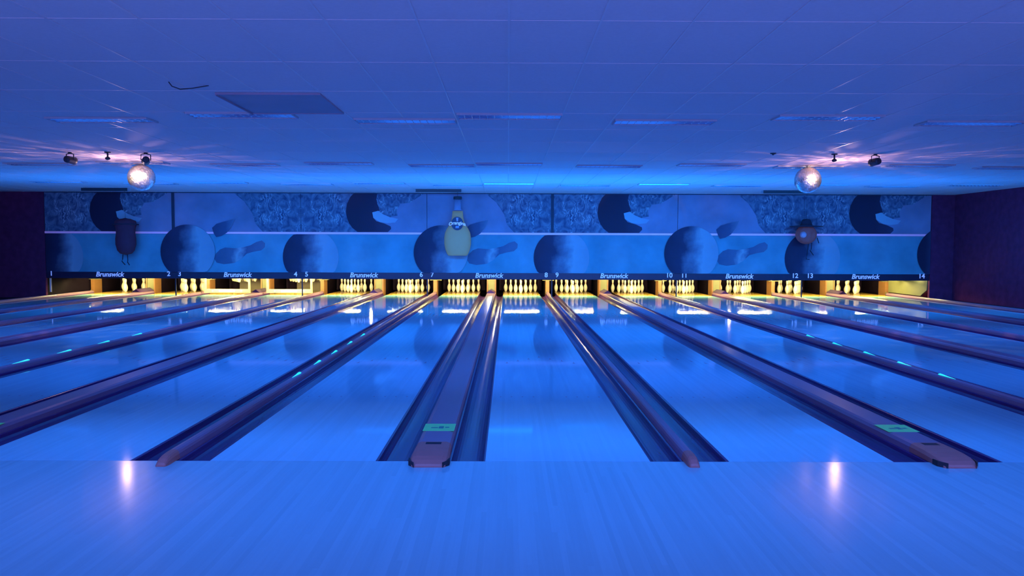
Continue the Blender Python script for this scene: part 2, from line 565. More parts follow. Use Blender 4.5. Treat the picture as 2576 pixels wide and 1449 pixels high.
def narrow_cap(lab, x, outer=False):
    t = thing('lane_divider', lab, 'lane divider', (x, D0, 0), 'low dividers without a ball return')
    MB().prism_y(arch(.08, .058, -.13), 0.06, YK - D0 - .02).build('capping', M_CAP, t)
    # nose that steps out over the foul line
    secs = []
    for y, xs, hs, zb in [(.06, 1.0, 1.0, -.13), (.0, 1.0, 1.0, .0), (-.06, 1.0, .93, .0), (-.10, .98, .72, .0), (-.13, .86, .40, .0), (-.14, .7, .2, 0)]:
        secs.append([(px * xs, y, max(zb, 0) + (pz - 0) * hs if pz > 0 else (0.0005 if zb >= 0 else pz)) for px, pz in arch(.08, .058, -.13)])
    secs[0] = [(px, .06, pz if pz > 0 else .0005) for px, pz in arch(.08, .058, -.13)]
    MB().loft(secs, 0, False).build('nose', M_NOSE, t)
    return t


def wide_cap(lab, x):
    t = thing('ball_return_capping', lab, 'ball return', (x, D0, 0), 'wide ball return cappings')
    W = .236
    pr = [(-W / 2, -.13), (W / 2, -.13), (W / 2, .032), (W / 2 - .012, .052), (W / 2 - .035, .060), (-W / 2 + .035, .060), (-W / 2 + .012, .052), (-W / 2, .032)]
    MB().prism_y(pr, .26, YK - D0 - .02).build('capping', M_CAP, t)
    # nose, lofted down to the approach
    secs = []
    for y, xs, hz in [(.258, 1.0, 1.0), (.12, 1.02, 1.0), (.03, 1.04, .94), (-.05, 1.04, .80), (-.10, 1.0, .60), (-.135, .88, .32), (-.145, .78, .12)]:
        base = .0006
        secs.append([(px * xs, y, base + max(pz, 0) * hz) for px, pz in [(-W / 2, 0), (W / 2, 0), (W / 2, .032), (W / 2 - .012, .052), (W / 2 - .035, .060), (-W / 2 + .035, .060), (-W / 2 + .012, .052), (-W / 2, .032)]])
    no = MB().loft(secs, 0, False).build('nose', M_NOSE, t)
    MB().box(-W / 2 + .002, W / 2 - .002, .02, .257, -.13, .0).build('end_block', M_CAP, t)
    for sx in (-1, 1):
        pts = [(sx * .088, -.152), (sx * .128, -.10), (sx * .130, -.045), (sx * .124, -.045), (sx * .108, -.115)]
        mb = MB()
        n_ = len(pts)
        mb.loft([[(a, c, .001) for a, c in pts], [(a, c, .034) for a, c in pts]])
        mb.build('corner_bumper', M_RUBBER, t)
    MB().box(-.052, .052, .19, .245, .0585, .0612).build('slot', M_RUBBER, t)
    la = MB().box(-.112, .112, .56, .78, .0602, .0616).build('sticker', M_LABEL, t)
    tag(la, 'green sticker near the front end')
    mk = MB()
    for (a, c, d, e) in [(-.06, .64, -.01, .67), (-.005, .63, .03, .70), (.04, .65, .07, .68)]:
        mk.box(a, d, c, e, .0617, .0621)
    mk.build('sticker_mark', M_INK, la)
    # gabled hood where the ball track dives under the masking
    hd = [(-.117, .061), (.117, .061), (.117, .066), (0, .150), (-.117, .066)]
    MB().prism_y(hd, 21.9 - D0, YK - D0 - .03).build('hood', M_GUT, t)
    return t


c0 = w0 = None
for n in range(1, 16):
    x = gap_c(n)
    if n % 2:
        if n == 1: lab = 'outer divider left of lane one beside the dark walkway'
        elif n == 15: lab = 'outer divider right of lane fourteen beside the dark walkway'
        else: lab = 'narrow rounded divider between lanes %s and %s' % (NUM[n - 1], NUM[n])
        if c0 is None: c0 = narrow_cap(lab, x)
        else: copy_thing(c0, (x, D0, 0), lab)
    else:
        lab = 'wide grey ball return capping between lanes %s and %s' % (NUM[n - 1], NUM[n])
        if w0 is None: w0 = wide_cap(lab, x)
        else: copy_thing(w0, (x, D0, 0), lab)

# emissive teal dashes on three of the narrow dividers
dash0 = None
ORD = ['nearest', 'second nearest', 'middle', 'fourth nearest', 'farthest']
for n in (5, 7, 11):
    for i, y in enumerate((7.83, 8.68, 9.53, 10.46, 11.4)):
        lab = '%s of five small teal dashes on the divider between lanes %s and %s' % (ORD[i], NUM[n - 1], NUM[n])
        if dash0 is None:
            secs = []
            for yy, r in [(-.16, .002), (-.10, .005), (0, .010), (.08, .016), (.115, .017), (.14, .010), (.15, .002)]:
                secs.append([(r * math.cos(a * math.pi / 4), yy, .059 + max(0, .8 * r * math.sin(a * math.pi / 4))) for a in range(8)])
            dash0 = MB().loft(secs, 0, True).build('divider_dash', M_DASH)
            tag(dash0, lab, 'small light', 'teal dashes on the dividers')
            o = dash0
        else:
            o = dash0.copy(); COL.objects.link(o); o['label'] = lab
        o.location = (gap_c(n), y, 0.0)

# ------------------------------------------------------------------ pins
IN = .0254
prof = [(0, 2.03), (.25, 2.3), (.75, 2.83), (2.25, 3.90), (3.375, 4.51), (4.5, 4.766), (5.875, 4.563), (7.25, 3.703), (8.625, 2.472), (9.2, 2.05), (9.375, 1.965),
        (10, 1.797), (10.4, 1.80), (10.875, 1.87), (11.75, 2.094), (12.625, 2.406), (13.5, 2.547), (14.3, 2.25), (14.75, 1.6), (14.95, .9), (15, 0.0)]
pp = [(d / 2 * IN, z * IN) for z, d in prof]
mis = [0] * (len(pp) - 1)
for i in range(len(pp) - 1):
    zmid = (prof[i][0] + prof[i + 1][0]) / 2
    if 9.2 < zmid < 9.4 or 10.0 < zmid < 10.4: mis[i] = 1
pin0 = None
SPOTS = [(0, 0, 'head pin'), (-.5, 1, 'left pin of the second row'), (.5, 1, 'right pin of the second row'),
         (-1, 2, 'left pin of the third row'), (0, 2, 'middle pin of the third row'), (1, 2, 'right pin of the third row'),
         (-1.5, 3, 'far left pin of the back row'), (-.5, 3, 'inner left pin of the back row'), (.5, 3, 'inner right pin of the back row'), (1.5, 3, 'far right pin of the back row')]
for n in range(1, 15):
    up = n in (3, 4)
    for dx, row, nm in SPOTS:
        lab = ('lifted white bowling pin, %s above lane %s' if up else 'white bowling pin, %s on lane %s') % (nm, NUM[n])
        if pin0 is None:
            pin0 = MB().lathe(pp, seg=18, mi=mis).build('bowling_pin', [M_PIN, M_PINR])
            tag(pin0, lab, 'bowling pin')
            o = pin0
        else:
            o = pin0.copy(); COL.objects.link(o); o['label'] = lab
        o['group'] = 'pins held above lane %d' % n if up else 'pin rack on lane %d' % n
        o.location = (lane_c(n) + dx * .3048, YHEAD + row * ROWP, .295 if up else .0012)

# ------------------------------------------------------------------ kickbacks between the pin decks
def kick_label(n):
    if n == 1: return 'left of the pins on lane one'
    if n == 15: return 'right of the pins on lane fourteen'
    return 'between the pin decks of lanes %s and %s' % (NUM[n - 1], NUM[n])


kn = kw = None
for n in range(1, 16):
    x = gap_c(n)
    if n % 2:
        lab = 'narrow orange wooden partition ' + kick_label(n)
        if kn is None:
            kn = thing('pin_deck_partition', lab, 'partition', (x, YK, 0), 'partitions between the pin decks')
            MB().box(-.052, .052, 0, .42, -.14, .385).build('side_board', M_KICK, kn)
            MB().box(-.052, .052, .421, 1.6, -.14, .9).build('rear_board', M_PIT, kn)
            MB().box(-.15, .19, -.02, .10, .387, .405).build('top_cap', M_KFRONT, kn)
            MB().box(-.056, -.03, -.035, -.001, .02, .075).build('ball_sensor', M_KFRONT, kn)
        else:
            copy_thing(kn, (x, YK, 0), lab)
    else:
        lab = 'wide partition with a yellow front ' + kick_label(n)
        if kw is None:
            kw = thing('pin_deck_partition', lab, 'partition', (x, YK, 0), 'partitions between the pin decks')
            MB().box(-.135, -.10, 0, .42, -.14, .45).build('side_board', M_KICK, kw)
            MB().box(.10, .135, 0, .42, -.14, .45).build('side_board', M_KICK, kw)
            MB().box(-.099, .099, .012, .05, -.14, .45).build('front_panel', M_KFRONT, kw)
            MB().box(-.135, .135, .421, 1.6, -.14, .9).build('rear_board', M_PIT, kw)
        else:
            copy_thing(kw, (x, YK, 0), lab)

# pit curtains behind each rack
cu0 = None
for n in range(1, 15):
    lab = 'dark pit curtain hanging behind the pins of lane %s' % NUM[n]
    if cu0 is None:
        secs = []
        mb = MB()
        N = 24
        top, bot = [], []
        for i in range(N + 1):
            xx = -.66 + 1.32 * i / N
            yy = .015 * math.sin(i * 1.9)
            top.append((xx, yy, .95)); bot.append((xx, yy * 1.5, .02))
        back = .03
        vs = top + bot + [(a, c + back, d) for a, c, d in top] + [(a, c + back, d) for a, c, d in bot]
        q = N + 1
        fs = [(i, i + q, i + 1 + q, i + 1) for i in range(N)] + [(i + 2 * q, i + 1 + 2 * q, i + 1 + 3 * q, i + 3 * q) for i in range(N)]
        fs += [(i, i + 1, i + 1 + 2 * q, i + 2 * q) for i in range(N)] + [(i + q, i + 3 * q, i + 1 + 3 * q, i + 1 + q) for i in range(N)]
        cu0 = mb.add(vs, fs).build('pit_curtain', M_CURT)
        tag(cu0, lab, 'curtain', 'curtains at the back of the pits')
        o = cu0
    else:
        o = cu0.copy(); COL.objects.link(o); o['label'] = lab
    o.location = (lane_c(n), YEND + .06, 0)

# sweep bars lowered in front of lanes 3 and 4, grey cushions behind
s0 = q0 = None
for n in (3, 4):
    lab = 'lowered yellowish sweep bar across the end of lane %s' % NUM[n]
    if s0 is None:
        s0 = thing('sweep_bar', lab, 'sweep bar', (lane_c(n), 22.15, 0), 'lowered sweep bars')
        bd = MB().box(-.66, .66, 0, .03, .035, .145).build('board', M_SWEEP, s0)
        MB().box(-.66, -.60, .002, .03, .147, .62).build('arm', M_SWEEP, s0)
        MB().box(.60, .66, .002, .03, .147, .62).build('arm', M_SWEEP, s0)
        mk = MB()
        mk.box(-.24, .22, -.003, -.0005, .055, .125)
        for cx in (-.42, .40):
            mk.plate_xz([(cx + (.05 if i % 2 == 0 else .022) * math.cos(i * math.pi / 4), .09 + (.04 if i % 2 == 0 else .018) * math.sin(i * math.pi / 4)) for i in range(8)], -.0005, .0025)
        mk.build('marking', M_SWEEPL, bd)
        q0 = MB().box(-.30, .42, 0, .04, .002, .75).build('pit_cushion', M_CUSH)
        tag(q0, 'grey pit cushion behind the lifted pins of lane %s' % NUM[n], 'cushion', 'grey pit cushions')
        q0.location = (lane_c(n), YEND - .045, 0)
    else:
        copy_thing(s0, (lane_c(n), 22.15, 0), lab)
        o = q0.copy(); COL.objects.link(o); o['label'] = 'grey pit cushion behind the lifted pins of lane %s' % NUM[n]
        o.location = (lane_c(n), YEND - .045, 0)

# pin lights hidden behind the masking, each with its own hood
p0 = None
for n in range(1, 15):
    lab = 'fluorescent pin light behind the masking above the pin deck of lane %s' % NUM[n]
    if p0 is None:
        p0 = thing('pin_light', lab, 'light', (lane_c(n), 22.02, 0), 'pin lights behind the masking')
        MB().tube([(-.5, 0, .500), (.5, 0, .500)], .013, 24).build('tube', M_TUBE, p0)
        MB().box(-.56, .56, -.075, -.06, .4824, .68).box(-.56, .56, -.06, .20, .60, .62).build('hood', M_HOOD, p0)
        MB().box(-.515, -.50, -.02, .02, .486, .598).box(.50, .515, -.02, .02, .486, .598).build('lamp_holder', M_HOODW, p0)
    else:
        copy_thing(p0, (lane_c(n), 22.02, 0), lab)

# bare work bulbs behind the masking
b0 = None
for x, y, z, lab in [(gap_c(6) - .02, 21.6, .56, 'bare warm bulb behind the masking between lanes five and six'),
                     (gap_c(12) + .05, 21.6, .56, 'bare warm bulb behind the masking between lanes eleven and twelve'),
                     (gap_c(8), 21.6, .56, 'bare warm bulb behind the masking between lanes seven and eight'),
                     (UR - .14, 21.0, .66, 'bare warm bulb beside the yellow panel right of lane fourteen')]:
    if b0 is None:
        b0 = thing('work_bulb', lab, 'light', (x, y, z), 'bare bulbs behind the masking')
        MB().lathe([(.0, -.045), (.02, -.04), (.036, -.02), (.04, 0), (.032, .025), (.018, .045), (.014, .06)], seg=14).build('bulb', M_BULB, b0)
        MB().lathe([(.016, .06), (.018, .1), (.012, .12)], seg=12).build('socket', M_DARKM, b0)
        MB().tube([(0, 0, .12), (0, .02, .4), (0, .0, .9)], .006, 6).build('cord', M_DARKM, b0)
    else:
        copy_thing(b0, (x, y, z), lab)

# yellow lit side panel at the right end
pts = [(YM + .08, .51), (22.72, .51), (22.72, .08), (YM + .42, .08), (YM + .10, .25)]
mb = MB()
mb.loft([[(UR + .0, a, c) for a, c in pts], [(UR + .03, a, c) for a, c in pts]])
o = mb.build('end_panel', M_KFRONT)  # wall lit yellow by the lamps, yellow also put into its colour
tag(o, 'yellow lit end panel right of lane fourteen below the masking', 'panel')

# ------------------------------------------------------------------ masking units
SC = 94.8


def zz(y): return CAMH + (622.3 - y) / SC


def circ(cx, cz, r, n=48): return [(cx + r * math.cos(2 * math.pi * i / n), cz + r * math.sin(2 * math.pi * i / n)) for i in range(n)]


def clampp(pts, x0=None, x1=None, z0=None, z1=None):
    out = []
    for x, z in pts:
        if x0 is not None: x = max(x, x0)
        if x1 is not None: x = min(x, x1)
        if z0 is not None: z = max(z, z0)
        if z1 is not None: z = min(z, z1)
        if not out or (abs(out[-1][0] - x) + abs(out[-1][1] - z)) > 1e-4:
            out.append((x, z))
    if abs(out[0][0] - out[-1][0]) + abs(out[0][1] - out[-1][1]) < 1e-4: out.pop()
    return out


ZU0, ZL1, ZL0, ZS0 = 1.755, 1.693, .682, .513
NAMES = ['first', 'second', 'third', 'fourth', 'fifth', 'sixth', 'seventh']


def relpx(pts, bx): return [((x - bx) / SC, zz(y)) for x, y in pts]


BUSY_L = relpx([(1215, 485), (1245, 510), (1265, 540), (1272, 565), (1290, 585), (1386, 585), (1386, 485)], 1386)
BUSY_R = [(0, ZC), (0, ZU0), (1.62, ZU0), (1.5, ZC)]
FRINGE = relpx([(955, 485), (1078, 485), (1062, 498), (1040, 512), (1018, 514), (1008, 530), (1010, 544), (985, 549), (966, 541), (952, 528)], 768)
CBALL = relpx([(960, 485), (957, 505), (962, 520), (966, 532), (947, 536), (949, 549), (957, 558), (978, 564), (993, 571), (994, 577), (986, 585),
               (910, 585), (897, 575), (888, 562), (883, 548), (881, 535), (884, 515), (892, 498), (902, 485)], 768)
CFOOT = clampp(circ(1.93, 2.275, .735), z1=ZL1)
MOUTH = relpx([(947, 536), (962, 532), (975, 541), (992, 548), (1012, 552), (1004, 561), (985, 563), (966, 560), (950, 550)], 768)
LEAF = relpx([(1177, 576), (1188, 566), (1204, 561), (1234, 554), (1226, 572), (1214, 588), (1200, 596), (1187, 599), (1181, 590)], 1080)
FPIN = relpx([(1180, 653), (1184, 641), (1195, 630), (1208, 625), (1232, 627), (1254, 624), (1272, 619), (1286, 611), (1300, 607), (1308, 614), (1307, 624), (1298, 632), (1280, 635),
              (1262, 640), (1246, 655), (1230, 664), (1204, 667), (1186, 663)], 1080)

for k in range(7):
    a, bq = 2 * k + 1, 2 * k + 2
    xl = gap_c(a)
    u = thing('masking_unit', 'printed masking unit above lanes %s and %s' % (NUM[a], NUM[bq]), 'masking unit', (xl, YM, 0), 'masking units over the pin decks')
    P = gap_c(a + 2) - xl
    e = .006
    up = MB().box(e, P - e, -.012, .02, ZU0, ZC - .004).build('upper_panel', M_UP, u)
    lo = MB().box(e, P - e, .0, .03, ZL0, ZL1).build('lower_panel', M_LOW, u)
    MB().box(.0, P, -.028, .02, ZL1 + .004, ZU0 - .004).build('ledge', M_LEDGE, u)
    MB().box(.001, P - .001, .0305, .044, ZS0 + .005, ZC - .006).build('leak_shield', M_SEAM, u)  # added unseen board, stops bulb light leaking through the panel gaps
    st = MB().box(0, P, -.006, .03, ZS0, ZL0 - .002).build('name_strip', M_STRIP, u)
    # the seam post to the left of the unit
    if k in (1, 4):
        MB().box(-.038, .038, -.036, -.030, ZL1 + .06, ZC - .004).build('seam_post', M_SEAM, u)
    if k > 0:
        MB().box(-.014, .014, .046, .074, .059, ZS0 + .2).build('support_leg', M_DARKM, u)
        MB().box(-.012, .012, -.0065, -.001, ZL0, ZL1).build('seam_strip', M_SEAM, u)
    else:
        MB().box(.05, .09, .046, .07, .14, ZS0 + .05).build('end_bracket', M_STEEL, u)
    zt = zz(693.5)
    text_obj('lettering', 'Brunswick', .178, M_LETTER, st, (P / 2 - .02, -.012, zt - .002), bold=.0035, shear=.22, width=.75)
    text_obj('lane_number', str(a), .175, M_LETTER, st, (.135 + (.06 if a > 9 else 0), -.012, zz(692)), bold=.003)
    text_obj('lane_number', str(bq), .175, M_LETTER, st, (P - .155 - (.05 if bq > 9 else 0), -.012, zz(692)), bold=.003)
    yu, yl = -.0125, -.0005

    def art(name, pts, y, m, par, th=.004):
        # keep the texture centred on the picture
        cx = sum(p[0] for p in pts) / len(pts); cz = sum(p[1] for p in pts) / len(pts)
        o = MB().plate_xz([(p[0] - cx, p[1] - cz) for p in pts], 0, th).build(name, m, par, (cx, y, cz))
        return o

    if k % 2 == 0:
        # busy print to the right of this boundary, dark ball, fringe
        oo = MB().plate_xz(clampp(BUSY_R, x0=e), 0, .003).build('printed_crowd', M_FEATH, up, (0, yu, 0))
        art('printed_fringe', clampp(FRINGE, z1=ZC - .006), yu - .0035, M_FEATH, up, .003)
        art('printed_ball', clampp(CBALL, z1=ZC - .005, z0=ZU0), yu - .007, M_BALLD, up, .003)
        art('printed_patch', MOUTH, yu - .0105, M_MOUTH, up, .003)
        art('printed_ball_foot', CFOOT, yl - .001, M_BALLS, lo, .003)
        # half ball in the lower panel on this boundary
        pts = circ(.25, 1.094, .74)
        art('printed_ball', clampp(pts, x0=(e if k == 0 else None), z0=ZL0 + .002, z1=ZL1 - .001), -.008, M_BALLA, lo, .004)
    else:
        oo = MB().plate_xz(BUSY_L, 0, .003).build('printed_crowd', M_FEATH, up, (P, yu, 0))
        pts = circ(.37, 1.22, .72)
        art('printed_ball', clampp(pts, z0=ZL0 + .002), -.030, M_BALLA, lo, .006)
        art('printed_leaf', LEAF, -.030, M_LEAF, lo, .006)
        art('printed_pin', FPIN, yl - .004, M_LYPIN, lo, .004)
    if k == 6:
        pts = circ(P + .37, 1.22, .72)
        art('printed_ball', clampp(pts, x1=P - .002, z0=ZL0 + .002), -.030, M_BALLD, lo, .006)
# dark cover strip along the top of the masking
b = MB().box(UL, UR, YM - .035, YM - .018, ZC - .02, ZC - .0005)
struct('trim_4', b, M_SEAM, 'dark line where the masking meets the ceiling')

# ------------------------------------------------------------------ hanging decorations
# bottle shaped sign
YBT = 20.28
sB = 1944 / YBT


def zb_(y): return CAMH + (622.3 - y) / sB


bx = (1151 - 1278) / sB
bt = thing('bottle_sign', 'khaki bottle shaped sign hanging in front of the masking above lane seven', 'sign', (bx, YBT, 0))
pr = [(23, 643.5), (26, 640), (31, 628), (33.5, 614), (33.5, 598), (31.5, 586), (27, 576), (21, 567), (16, 557), (14, 545), (13, 532)]
MB().lathe([(r / sB, zb_(y)) for r, y in pr], seg=28, sy=.42).build('body', M_BOTTLE, bt)
MB().lathe([(12 / sB, zb_(529.8)), (9 / sB, zb_(528)), (8 / sB, zb_(503))], seg=20, sy=.42).build('neck', M_BOTNECK, bt)
MB().lathe([(10.5 / sB, zb_(502.8)), (10.5 / sB, zb_(496)), (8 / sB, zb_(495.5))], seg=20, sy=.6).build('cap', M_DARKM, bt)
MB().tube([(0, 0, zb_(495.3)), (0, 0, ZC)], .004, 6).build('hanging_cord', M_DARKM, bt)
# label: dark disc with an arched white word across it
lb = MB()
cz = zb_(563.5)
lb.plate_xz([(.155 * math.cos(2 * math.pi * i / 32), cz + .175 * math.sin(2 * math.pi * i / 32)) for i in range(32)], -.150, .006)
lab_o = lb.build('label', M_BOTLAB, bt)
me = text_mesh('Orangina', .125, .003, 0.0, .003)
xs = [v.co.x for v in me.vertices]
kx = .44 / (max(xs) - min(xs))
for v in me.vertices:
    v.co.x *= kx
    v.co.z += .035 - .9 * v.co.x ** 2
me.materials.append(M_LETTER)
o = bpy.data.objects.new('lettering', me); COL.objects.link(o); o.parent = lab_o; o.location = (0, -.160, cz - .02)
MB().plate_xz([(-.02, cz + .06), (.02, cz + .06), (.03, cz + .15), (-.03, cz + .15)], -.1565, .003).build('label_stripe', M_FACE, lab_o)
MB().plate_xz([(-.05, cz - .12), (.04, cz - .12), (.05, cz - .06), (-.04, cz - .06)], -.1565, .003).build('label_patch', M_BOTNECK, lab_o)

# round hanging figure with a hat, right
YF = 20.2
sF = 1944 / YF


def fig_pt(x, y, ox): return ((x - 1278) / sF - ox, CAMH + (622.3 + .0033 * (x - 1288) - y) / sF)


def ball_prof(r, zc, n=12, k=.92): return [(r * math.sin(math.pi * i / n), zc - k * r * math.cos(math.pi * i / n)) for i in range(n + 1)]


ox = (2027 - 1278) / sF
fg = thing('hanging_pumpkin_figure', 'round orange hanging figure with dark brimmed hat, above lane twelve', 'decoration', (ox, YF, 0))
zc_ = fig_pt(2027, 590, ox)[1]
# ribbed round body
rows = []
segn = 32
for i in range(13):
    th = math.pi * i / 12
    row = []
    for j in range(segn):
        a = 2 * math.pi * j / segn
        rr = .27 * math.sin(th) * (1 + .05 * math.cos(8 * a))
        row.append((rr * math.cos(a), .8 * rr * math.sin(a), zc_ - .25 * math.cos(th)))
    rows.append(row)
mb = MB()
for i in range(12):
    mb.add(rows[i] + rows[i + 1], [(j, (j + 1) % segn, segn + (j + 1) % segn, segn + j) for j in range(segn)], 0, True)
mb.build('body', M_PUMP, fg)
hz = zc_ + .20
MB().lathe([(.0, hz - .01), (.42, hz + .0), (.43, hz + .02), (.16, hz + .035), (.13, hz + .12), (.10, hz + .19), (.0, hz + .21)], seg=24, sy=.7).build('hat', M_HAT, fg)
MB().lathe([(.0, 0), (.075, .012), (.085, .03), (.0, .06)], seg=16).build('face_patch', M_FACE, fg)
fp = [o for o in bpy.data.objects if o.parent == fg and o.name.startswith('face_patch')][0]
fp.rotation_euler = (R(90), 0, R(-35)); fp.location = (-.13, -.165, zc_ - .01)
for pts in ([(2041, 611), (2040, 627), (2037, 630), (2046, 642)], [(2054, 598), (2059, 612)], [(2033, 613), (2030, 640), (2028, 652), (2036, 653)]):
    MB().tube([(fig_pt(x, y, ox)[0], -.02, fig_pt(x, y, ox)[1]) for x, y in pts], .011, 6).build('leg', M_HAT, fg)
MB().tube([(0, 0, hz + .2), (0, 0, ZC)], .003, 5).build('hanging_cord', M_DARKM, fg)

# dark hanging figure, left
ox = (320 - 1278) / sF
fg2 = thing('hanging_cloth_figure', 'dark bundled hanging figure with two dangling legs, above lane one', 'decoration', (ox, YF, 0))
pr = []
for r, y in [(2, 641), (14, 638), (21, 630), (25, 615), (25, 600), (23, 586), (24, 575), (27, 565), (25, 556), (12, 551), (2, 550)]:
    pr.append((r / sF, fig_pt(320, y, ox)[1]))
MB().lathe(pr, seg=24, sy=.7).build('body', M_PUMPD, fg2)
zbr = fig_pt(320, 566, ox)[1]
MB().lathe([(.0, zbr - .01), (.33, zbr), (.34, zbr + .02), (.17, zbr + .05), (.12, zbr + .15), (.0, zbr + .18)], seg=24, sy=.7).build('hat', M_HAT, fg2)
for pts in ([(313, 640), (312, 652), (310, 657), (318, 666)], [(324, 640), (325, 654), (324, 659), (329, 667)]):
    MB().tube([(fig_pt(x, y, ox)[0], -.02, fig_pt(x, y, ox)[1]) for x, y in pts], .012, 6).build('leg', M_HAT, fg2)
MB().tube([(0, 0, zbr + .17), (0, 0, ZC)], .003, 5).build('hanging_cord', M_DARKM, fg2)

# ------------------------------------------------------------------ ceiling fixtures
def fixture():
    t = thing('ceiling_light', '', 'ceiling light', (0, 0, ZC), 'unlit louvred ceiling lights')
    L_, W_, h = .565, .15, .022
    mb = MB()
    mb.box(-L_, L_, -W_, -W_ + .012, -h, -.001).box(-L_, L_, W_ - .012, W_, -h, -.001)
    mb.box(-L_, -L_ + .012, -W_ + .012, W_ - .012, -h, -.001).box(L_ - .012, L_, -W_ + .012, W_ - .012, -h, -.001)
    mb.build('frame', M_FRAME, t)
    MB().box(-L_ + .012, L_ - .012, -W_ + .012, W_ - .012, -.006, -.001).build('reflector', M_REFL, t)
    lv = MB()
    for i in range(1, 14):
        x = -L_ + 2 * L_ * i / 14
        lv.box(x - .002, x + .002, -W_ + .013, W_ - .013, -h + .001, -.007)
    # V shaped long blades
    for yb in (-.05, .05):
        lv.loft([[(-L_ + .013, yb - .012, -.008), (-L_ + .013, yb + .012, -.008), (-L_ + .013, yb, -h)], [(L_ - .013, yb - .012, -.008), (L_ - .013, yb + .012, -.008), (L_ - .013, yb, -h)]])
    lv.build('louvre', M_LOUV, t)
    return t


fx0 = None
ROWS = [(8.46, 8.80, 'row nearest the camera'), (13.27, 13.55, 'middle row'), (17.3, 17.7, 'row nearest the masking')]
XC = [-9.98, -8.12, -6.38, -4.57, -2.875, -1.155, .01, 1.75, 3.46, 5.22, 7.0, 8.75, 10.4]
NEAR = [0, 1, 0, 1, 0, 1, 0, 1, 0, 1, 0, 1, 0]
ROUGHPOS = ['over lane '+NUM[2], 'over lane '+NUM[3], 'over lane '+NUM[4], 'over lane '+NUM[5], 'over lane '+NUM[6], 'over lane '+NUM[7], 'over lane '+NUM[8], 'over lane '+NUM[9], 'over lane '+NUM[10], 'over lane '+NUM[11], 'over lane '+NUM[12], 'over lane '+NUM[13], 'over lane '+NUM[14]]
for ya, yb, rn in ROWS:
    for i, x in enumerate(XC):
        if ya < 9 and not (2 < i < 10): continue
        if ya < 15 and ya > 9 and not (0 < i < 12): continue
        lab = 'slim unlit louvred ceiling light %s in the %s' % (ROUGHPOS[i], rn)
        loc = (x, yb if NEAR[i] else ya, ZC)
        if fx0 is None:
            fx0 = fixture(); fx0.location = loc; fx0['label'] = lab
        else:
            copy_thing(fx0, loc, lab)

# dark slim strips close to the masking
d0 = None
for x, lab in [(-10.48 + .56, 'dark slim ceiling strip before the masking over lane two'), (-1.72, 'dark slim ceiling strip before the masking over lane seven'), (6.85, 'dark slim ceiling strip before the masking over lane twelve')]:
    if d0 is None:
        d0 = thing('ceiling_strip', lab, 'ceiling strip', (x, 19.2, ZC), 'dark strips before the masking')
        MB().box(-.56, .56, -.10, -.07, -.075, -.001).build('front_face', M_DARKM, d0)
        MB().box(-.56, .56, -.069, .10, -.055, -.001).build('housing', M_FRAME, d0)
    else:
        copy_thing(d0, (x, 19.2, ZC), lab)

# large grey panel near the camera
t = thing('ceiling_panel', 'large square grey panel in the ceiling near the camera', 'ceiling panel', (-2.235, 7.78, ZC))
MB().box(-.475, .475, -.51, .51, -.012, -.001).build('panel', M_GREY, t)
mb = MB()
mb.box(-.487, -.476, -.522, .522, -.03, -.001).box(.476, .487, -.522, .522, -.02, -.001).box(-.476, .476, -.522, -.511, -.02, -.001).box(-.476, .476, .511, .522, -.02, -.001)
mb.build('frame', M_GREY, t)

# loose wire and small hooks
o = MB().tube([(-2.95, 6.80, ZC - .001), (-2.93, 6.82, ZC - .035), (-2.88, 6.87, ZC - .05), (-2.80, 6.93, ZC - .03), (-2.70, 6.95, ZC - .008), (-2.66, 6.95, ZC - .001)], .005, 6).build('loose_wire', M_DARKM)
tag(o, 'thin dark loose wire end hanging from the ceiling left of the grey panel', 'wire')
h0 = None
for x, y, lab in [(-6.08, 11.84, 'empty ceiling bracket between the two spotlights on the left'), (4.92, 11.73, 'empty ceiling bracket left of the right spotlight')]:
    if h0 is None:
        h0 = thing('ceiling_bracket', lab, 'bracket', (x, y, ZC), 'empty ceiling brackets')
        MB().lathe([(.045, -.001), (.045, -.012), (.018, -.02)], seg=16).build('base', M_DARKM, h0)
        MB().tube([(0, 0, -.018), (0, 0, -.075)], .013, 8).build('stem', M_DARKM, h0)
        MB().lathe([(.0, -.125), (.03, -.115), (.04, -.095), (.02, -.075), (0, -.075)], seg=14).build('knuckle', M_DARKM, h0)
    else:
        copy_thing(h0, (x, y, ZC), lab)
o = MB().lathe([(.05, -.001), (.04, -.012), (.018, -.02), (.014, -.03), (0, -.034)], seg=14).build('ceiling_hook', M_DARKM)
o.location = (3.97, 11.66, ZC)
tag(o, 'tiny dark hook on the ceiling left of the right mirror ball', 'hook')

